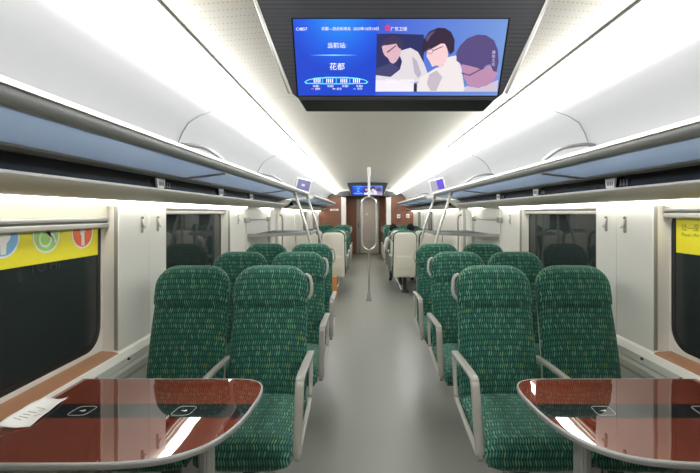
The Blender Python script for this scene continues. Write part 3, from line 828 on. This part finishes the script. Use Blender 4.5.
# ---------------------------------------------------------------- monitors
def mk_bluescreen():
    m = bpy.data.materials.new('blue_journey_screen'); m.use_nodes = True
    nt = m.node_tree; b = nt.nodes['Principled BSDF']; L = nt.links
    tc = nt.nodes.new('ShaderNodeTexCoord'); mp = nt.nodes.new('ShaderNodeMapping')
    mp.inputs['Location'].default_value = (.225, 0, .045); mp.inputs['Scale'].default_value = (1, .0, 1)
    g = nt.nodes.new('ShaderNodeTexGradient'); g.gradient_type = 'SPHERICAL'
    mp2 = nt.nodes.new('ShaderNodeVectorMath'); mp2.operation = 'SCALE'; mp2.inputs['Scale'].default_value = 5.0
    L.new(tc.outputs['Object'], mp.inputs['Vector']); L.new(mp.outputs[0], mp2.inputs[0]); L.new(mp2.outputs[0], g.inputs['Vector'])
    ramp = nt.nodes.new('ShaderNodeValToRGB'); e = ramp.color_ramp
    e.elements[0].color = (*lin((8, 62, 205)), 1); e.elements[1].color = (*lin((30, 150, 250)), 1); e.elements[1].position = .9
    el = e.elements.new(.35); el.color = (*lin((10, 92, 232)), 1)
    L.new(g.outputs['Fac'], ramp.inputs['Fac'])
    b.inputs['Base Color'].default_value = (.01, .02, .05, 1)
    L.new(ramp.outputs['Color'], b.inputs['Emission Color']); b.inputs['Emission Strength'].default_value = 1.0; return m
EM = {}
def em(rgb, k=.97):
    key = tuple(rgb)
    if key not in EM: EM[key] = emit('screen_%d_%d_%d' % key, rgb, k)
    return EM[key]
def mk_videobg():
    m = bpy.data.materials.new('video_backdrop'); m.use_nodes = True
    nt = m.node_tree; b = nt.nodes['Principled BSDF']; L = nt.links
    tc = nt.nodes.new('ShaderNodeTexCoord'); sp = nt.nodes.new('ShaderNodeSeparateXYZ'); L.new(tc.outputs['Object'], sp.inputs[0])
    ramp = nt.nodes.new('ShaderNodeValToRGB'); mr = nt.nodes.new('ShaderNodeMapRange')
    mr.inputs['From Min'].default_value = -.08; mr.inputs['From Max'].default_value = .40; L.new(sp.outputs['X'], mr.inputs['Value'])
    ramp.color_ramp.elements[0].color = (*lin((46, 86, 214)), 1); ramp.color_ramp.elements[1].color = (*lin((112, 150, 216)), 1)
    L.new(mr.outputs['Result'], ramp.inputs['Fac']); L.new(ramp.outputs['Color'], b.inputs['Emission Color'])
    b.inputs['Base Color'].default_value = (.02, .03, .05, 1); b.inputs['Emission Strength'].default_value = 1.0; return m
BLUES = mk_bluescreen(); VBG = mk_videobg()

def monitor(yb, label):
    """local origin at ceiling mount centre; screen bottom edge at local y=0, z=zb"""
    r = empty('ceiling_monitor', (.012, yb, 2.29), label, 'monitor', 'ceiling monitors over the aisle')
    ZB, ZT, YT = 1.972-2.29, 2.218-2.29, -.13
    Hs = math.hypot(.13, ZT-ZB); up = Vector((0, YT, ZT-ZB)).normalized(); nrm = Vector((0, -(ZT-ZB), YT)).normalized()
    WB, WT = .396, .396
    # casing: trapezoid front plate, body behind
    def fp(x, v, h=0): return Vector((x, 0, ZB))+up*(v*Hs)+nrm*h
    V0, V1 = -.07, 1.29
    hw = lambda v: .418+(v+.07)*.082
    mb = MB(); mb.prism([(-hw(V0)+.03, V0-.0), (hw(V0)-.03, V0), (hw(V0), V0+.09), (hw(V1), V1), (-hw(V1), V1), (-hw(V0), V0+.09)], lambda p, q, h: fp(p, q, h-.012), .02)
    mb.build('front_bezel', CASING, r, bevel=.002)
    a = fp(0, V0); b_ = fp(0, V1)
    mb = MB()
    mb.loft([[Vector((-w, y, z)), Vector((w, y, z)), Vector((w2, y2, z2)), Vector((-w2, y2, z2))] for (w, y, z, w2, y2, z2) in
             ((hw(V0)-.02, a.y+.012, a.z+.004, hw(V1)-.004, b_.y+.012, b_.z-.002), (hw(V0)-.035, .14, a.z-.018, hw(V1)-.03, .30, b_.z-.002))])
    mb.build('body', HOUSING, r, bevel=.006)
    for s in (-1, 1):
        P = [fp(s*(hw(v)+.004), v, .008) for v in (V0+.10, .3, .7, V1)]
        mb = MB(); mb.tube(P, .0065, 8); mb.build('side_trim', STEEL, r)
    # blank glass then the picture
    mb = MB(); mb.prism([(-.402, -.012), (.402, -.012), (.402, 1.012), (-.402, 1.012)], lambda p, q, h: fp(p, q, h+.008), .002); mb.build('screen_glass', BLACKG, r, smooth=0)
    # picture helper: image pixel -> screen plane
    def sc(px, py, h):
        v = (95-py)/77.0; v = v+.04*v*(1-v)
        u = (px-(300-7*v))/(198+16*v); return fp(-WB+u*2*WB, v, .0105+h)
    root = mb
    mats = []; mb = MB()
    def mi(m_):
        if m_ not in mats: mats.append(m_)
        return mats.index(m_)
    def poly(pts, m_, h, zoom=None):
        if zoom: pts = [(zoom[0]+x/zoom[2], zoom[1]+y/zoom[2]) for x, y in pts]
        n = len(pts); mb.add([sc(*p, h) for p in pts], [tuple(range(n))], mi(m_))
    sx = 376.8
    poly([(300, 95), (sx, 95), (sx, 18), (293, 18)], BLUES, 0)
    poly([(sx, 95), (498, 95), (507, 18), (sx, 18)], VBG, 0)
    Z = (380, 10, 5.254); hh = .0006
    W_ = em((255, 255, 255))
    poly([(-17, 118), (60, 116), (228, 122), (232, 330), (-17, 330)], em((44, 48, 96)), hh, Z)
    poly([(-17, 300), (60, 270), (110, 300), (60, 345), (-17, 345)], em((66, 66, 110)), hh*1.5, Z)
    # person at left of the broadcast
    poly([(110, 205), (160, 190), (200, 212), (232, 270), (258, 335), (230, 372), (130, 372), (-17, 362), (-17, 335), (60, 345), (108, 305), (118, 262), (105, 230)], em((214, 208, 214)), 2*hh, Z)
    poly([(170, 235), (196, 260), (220, 330), (204, 352), (184, 320)], em((176, 170, 186)), 3*hh, Z)
    poly([(10, 182), (40, 172), (85, 165), (112, 186), (108, 228), (88, 262), (72, 274), (56, 266), (44, 244), (28, 232), (18, 215)], em((210, 172, 186)), 3*hh, Z)
    poly([(5, 178), (14, 155), (34, 138), (75, 124), (108, 142), (126, 184), (112, 196), (98, 190), (86, 168), (42, 176)], em((62, 54, 86)), 4*hh, Z)
    poly([(36, 212), (84, 176), (86, 180), (40, 217)], em((50, 40, 60)), 5*hh, Z)
    # desk and papers
    poly([(-17, 362), (200, 376), (440, 400), (590, 416), (590, 424), (-17, 424)], em((232, 226, 236)), 2.5*hh, Z)
    # person in the middle
    poly([(332, 286), (352, 240), (398, 230), (428, 290), (450, 424), (210, 424), (196, 398), (215, 352), (262, 318), (296, 296)], em((226, 218, 220)), 3.5*hh, Z)
    poly([(262, 330), (300, 310), (330, 345), (300, 420), (270, 420), (250, 380)], em((188, 178, 190)), 4*hh, Z)
    poly([(246, 205), (290, 172), (332, 164), (350, 184), (358, 228), (345, 262), (322, 296), (300, 282), (276, 290), (262, 262), (246, 236)], em((232, 196, 200)), 4.5*hh, Z)
    poly([(222, 190), (228, 146), (256, 106), (300, 86), (338, 88), (370, 108), (390, 150), (388, 208), (368, 226), (354, 200), (340, 168), (318, 168), (290, 184), (262, 200), (236, 208), (226, 232)], em((52, 40, 62)), 5*hh, Z)
    poly([(236, 140), (262, 112), (290, 100), (262, 130), (246, 160)], em((96, 86, 120)), 5.5*hh, Z)
    for (cx, cy, rx, ry) in ((262, 208, 17, 15),):
        P1 = [(cx+rx*math.cos(2*PI*k/16), cy+ry*math.sin(2*PI*k/16)) for k in range(16)]; P2 = [(cx+(rx-3)*math.cos(2*PI*k/16), cy+(ry-3)*math.sin(2*PI*k/16)) for k in range(16)]
        for k in range(16): poly([P1[k], P1[(k+1) % 16], P2[(k+1) % 16], P2[k]], em((120, 110, 130)), 6*hh, Z)
    poly([(278, 202), (330, 180), (331, 184), (279, 207)], em((90, 76, 96)), 6*hh, Z)
    # person at right
    poly([(440, 424), (456, 392), (520, 404), (580, 380), (622, 360), (618, 424)], em((196, 184, 204)), 6*hh, Z)
    poly([(430, 268), (500, 284), (545, 296), (600, 270), (618, 330), (592, 372), (560, 392), (505, 402), (462, 386), (452, 362), (440, 346), (446, 326), (430, 308)], em((176, 134, 168)), 6.5*hh, Z)
    poly([(402, 258), (400, 214), (420, 176), (456, 140), (506, 121), (552, 124), (594, 150), (616, 200), (622, 262), (612, 318), (594, 312), (578, 276), (556, 282), (540, 306), (500, 292), (460, 282), (428, 276)], em((84, 72, 122)), 7*hh, Z)
    poly([(428, 320), (470, 332), (530, 300), (532, 305), (472, 338), (430, 326)], em((70, 50, 86)), 8*hh, Z)
    poly([(182, 378), (199, 378), (199, 424), (182, 424)], em((50, 46, 70)), 5*hh, Z)
    # logo at top of the video
    poly([(36, 64), (42, 80), (54, 78), (46, 92), (54, 104), (40, 98), (26, 104), (32, 90), (20, 80), (34, 80)], em((226, 48, 96)), hh, Z)
    def tx(body, px, py, size, m_=W_, align='CENTER', h=hh):
        add_text(mb, body, 1.0, lambda x, y: sc(px+x*size, py-y*size*1.02, h), mi(m_), align)
    tx('广东卫视', 380+54/5.254, 10+94/5.254, 4.1, W_, 'LEFT')
    for k, ch in enumerate('通信之光'): tx(ch, 380+594/5.254, 10+(214+k*21)/5.254, 3.6, em((214, 206, 230)), h=9*hh)
    tx('不忘初心牢记使命', 380+110/5.254, 10+368/5.254, 3.6, W_, h=4*hh)
    # journey information
    z6 = lambda x, y: (290+x/5.26, 10+y/5.26)
    def t6(body, x, y, size, align='CENTER', m_=W_): p = z6(x, y); tx(body, p[0], p[1], size, m_, align)
    t6('C4857', 32, 94, 4.2, 'LEFT'); t6('花都—白云机场北', 165, 93, 3.7, 'LEFT'); t6('2023年10月18日', 332, 93, 3.7, 'LEFT')
    t6('当前站:', 248, 180, 6.0); t6('花都', 252, 292, 7.8)
    def p6(pts, m_, h=hh): poly([z6(*p) for p in pts], m_, h)
    CY = em((120, 232, 255)); C2 = em((60, 190, 250))
    p6([(110, 229), (235, 226), (360, 229), (235, 232)], em((150, 225, 255)))
    outer = [(82, 372), (100, 360), (140, 350), (200, 345), (300, 345), (360, 350), (400, 360), (418, 372), (408, 382), (300, 385), (200, 385), (92, 382)]
    cxy = (250, 368); inner = [(cxy[0]+(x-cxy[0])*.955, cxy[1]+(y-cxy[1])*.70) for x, y in outer]
    for k in range(len(outer)):
        q = (k+1) % len(outer); p6([outer[k], outer[q], inner[q], inner[k]], CY)
    for x in (178, 250, 320): p6([(x-3, 347), (x+3, 347), (x+3, 384), (x-3, 384)], C2)
    for x0 in (132, 198, 272, 338):
        for k in range(4): p6([(x0+k*10, 355), (x0+k*10+5, 355), (x0+k*10+5, 376), (x0+k*10, 376)], W_)
    for k, x in enumerate((145, 220, 297, 372)): t6('车厢%d' % (k+1), x, 396, 2.7)
    for x, cc, w_ in ((120, em((230, 120, 160)), '拥挤'), (232, W_, '舒适'), (340, em((120, 220, 255)), '空闲')):
        p6([(x, 408), (x+14, 408), (x+14, 412), (x, 412)], cc); t6(w_, x+34, 411, 2.5)
    mb.build('screen_picture', mats, r, smooth=0)
    # ceiling mount
    mb = MB(); mb.box(-.3, .3, .0, .25, -.06, .0); mb.build('ceiling_mount', HOUSING, r)
    return r
monitor(1.72, 'large black-cased monitor hanging from the ceiling nearest the camera, train information and broadcast')
monitor(11.3, 'small looking distant monitor hanging beyond the centre pole, before the vestibule')

# ---------------------------------------------------------------- cardboard box on floor
r = empty('carton', (-.70, 7.72, 0), 'tan orange carton on the floor behind the left ivory seat back', 'box')
mb = MB(); mb.box(-.12, .12, -.10, .10, 0, .36); mb.build('box_body', BOXO, r, bevel=.006)
mb = MB(); mb.box(-.025, .025, -.1015, .1015, .2, .3615); mb.build('tape', mat('tan_tape', (206, 168, 104), .3), r)
mb = MB(); mb.box(-.122, .0, -.102, .0, .36, .366); mb.box(.0, .122, -.102, .102, .36, .364); mb.build('top_flap', BOXO, r)

# ---------------------------------------------------------------- people
SKIN = mat('skin', (206, 160, 134), .5); HAIR = mat('black_hair', (16, 15, 16), .85, spec=.2); TROU = mat('dark_trousers', (34, 34, 40), .8)
def skinned(verts, edges, radii, root, name):
    me = bpy.data.meshes.new(name); me.from_pydata(verts, edges, []); o = bpy.data.objects.new(name, me); COL.objects.link(o)
    o.modifiers.new('skin', 'SKIN'); 
    for i, v in enumerate(me.skin_vertices[0].data if me.skin_vertices else []): pass
    return o
def person(loc, lean, shirt, label, hair_len=.0, leg_out=0.):
    r = empty('person', loc, label, 'person')
    V = []; E = []; Rd = []
    def v(p, rad, par=None):
        p = (p[0], p[1], .56+(p[2]-.56)*.92) if p[2] > .6 else p; V.append(p); Rd.append(rad if isinstance(rad, tuple) else (rad, rad)); i = len(V)-1
        if par is not None: E.append((par, i))
        return i
    lx = lean
    pel = v((0, .14, .56), (.15, .12)); sp = v((lx*.3, .10, .72), (.14, .11), pel); ch = v((lx*.6, .07, .90), (.155, .11), sp); sh = v((lx*.8, .08, 1.0), (.12, .09), ch)
    nk = v((lx*.9, .10, 1.08), .055, sh); hd0 = v((lx*1.0, .11, 1.13), .065, nk); hd1 = v((lx*1.05, .12, 1.19), (.078, .092), hd0); hd2 = v((lx*1.08, .12, 1.25), (.070, .082), hd1)
    for s in (-1, 1):
        out = leg_out if s < 0 else 0
        hp = v((s*.09, .17, .55), .09, pel); kn = v((s*.12+s*out*.6, .54, .545), .062, hp); an = v((s*.12+s*out, .36, .11), .042, kn); ft = v((s*.13+s*out, .40, .045), .038, an); to = v((s*.14+s*out, .53, .035), .032, ft)
        a0 = v((lx*.8+s*.17, .08, .99), .055, sh); a1 = v((lx*.7+s*.21, .10, .76), .043, a0); a2 = v((lx*.5+s*.19, .33, .69), .032, a1); h0 = v((lx*.4+s*.16, .41, .68), (.036, .018), a2)
        for k in range(4): f1 = v((lx*.4+s*.16+(k-1.5)*.018, .455+.006*(1.5-abs(k-1.5)), .675), .009, h0); v((lx*.4+s*.16+(k-1.5)*.019, .49, .655), .008, f1)
        t1 = v((lx*.4+s*.16-s*.04, .425, .68), .010, h0); v((lx*.4+s*.16-s*.05, .45, .672), .009, t1)
    me = bpy.data.meshes.new('body'); me.from_pydata(V, E, []); o = bpy.data.objects.new('body', me); COL.objects.link(o)
    md = o.modifiers.new('skin', 'SKIN'); md.use_smooth_shade = True
    if not me.skin_vertices: me.attributes  # layer is created with the modifier below
    bm = bmesh.new(); bm.from_mesh(me); lay = bm.verts.layers.skin.verify(); bm.verts.ensure_lookup_table()
    for i, bv in enumerate(bm.verts): bv[lay].radius = Rd[i]; bv[lay].use_root = (i == 0)
    bm.to_mesh(me); bm.free()
    sb = o.modifiers.new('sub', 'SUBSURF'); sb.levels = 1; sb.render_levels = 1
    dg = bpy.context.evaluated_depsgraph_get(); dg.update()
    nm = bpy.data.meshes.new_from_object(o.evaluated_get(dg)); bpy.data.objects.remove(o)
    nm.materials.clear()
    for m_ in (shirt, TROU, SKIN, BLACK): nm.materials.append(m_)
    for p in nm.polygons:
        c = p.center; p.use_smooth = True
        if c.z > 1.02 or (c.y > .385 and c.z > .635): p.material_index = 2
        elif c.z < .09: p.material_index = 3
        elif c.z < .64 and (c.z < .56 or c.y > .2 or True): p.material_index = 1
        else: p.material_index = 0
    b = bpy.data.objects.new('body', nm); COL.objects.link(b); b.parent = r
    hc = Vector((lx*1.06, .105, 1.163))
    mb = MB(); rings = []
    for k in range(9):
        t = k/8*PI*.62; z = math.cos(t)*.115; rr = max(math.sin(t), .03)
        rings.append([hc+Vector((math.cos(a)*.088*rr, math.sin(a)*.103*rr-.012-(.02*k/8), z)) for a in [2*PI*q/18 for q in range(18)]])
    mb.loft(rings[::-1]); mb.build('hair', HAIR, r, smooth=60)
    fc = hc+Vector((0, .10, -.03))
    mb = MB()
    for s in (-1, 1): mb.tube([fc+Vector((s*.03, -.006, .012)), fc+Vector((s*.03, .006, .012))], [.012, .007], 8)
    mb.build('eyes', BLACK, r)
    mb = MB(); mb.tube([fc+Vector((0, -.008, .012)), fc+Vector((0, .014, -.022)), fc+Vector((0, -.005, -.03))], [.006, .011, .007], 8); mb.build('nose', SKIN, r)
    mb = MB(); mb.tube([fc+Vector((-.022, -.012, -.055)), fc+Vector((0, -.002, -.056)), fc+Vector((.022, -.012, -.055))], .005, 6); mb.build('mouth', mat('lips', (160, 92, 84), .5), r)
    mb = MB()
    for s in (-1, 1): mb.loft([superring(.008, .016, 2, 10, lambda p, q: hc+Vector((s*.078+x*s, -.0+p, q-.03))) for x in (0, .008, .014)])
    mb.build('ears', SKIN, r)
    return r
SH1 = mat('pale_pink_shirt', (222, 208, 204), .8, bump=.3, bscale=60); SH2 = mat('dark_grey_jacket', (52, 52, 58), .8, bump=.3, bscale=60)
person((AIS+.02, 9.03, 0), -.13, SH1, 'dark-haired person in a pale top and dark trousers in the aisle seat facing away', leg_out=.05)
person((WIN-.02, 9.03, 0), -.20, SH2, 'dark-haired person in a dark jacket in the window seat facing away, head leaning to neighbour')

# ---------------------------------------------------------------- camera, world
cam = bpy.data.cameras.new('camera'); co = bpy.data.objects.new('camera', cam); COL.objects.link(co)
co.location = (CX, 0, 1.5); co.rotation_euler = (PI/2, 0, 0)
cam.sensor_width = 36; cam.lens = 430/700*36; cam.shift_x = -12/700; cam.shift_y = -23.5/700; cam.clip_start = .02
S.camera = co
w = bpy.data.worlds.new('world'); S.world = w; w.use_nodes = True
w.node_tree.nodes['Background'].inputs[0].default_value = (.003, .004, .006, 1)
S.view_settings.view_transform = 'Standard'; S.view_settings.look = 'None'; S.view_settings.gamma = 1; S.view_settings.exposure = 0
S.view_settings.use_curve_mapping = False
S.cycles.max_bounces = 10; S.cycles.diffuse_bounces = 5; S.cycles.glossy_bounces = 4; S.cycles.sample_clamp_indirect = 2
S.cycles.caustics_reflective = False; S.cycles.caustics_refractive = False
S.cycles.use_denoising = True
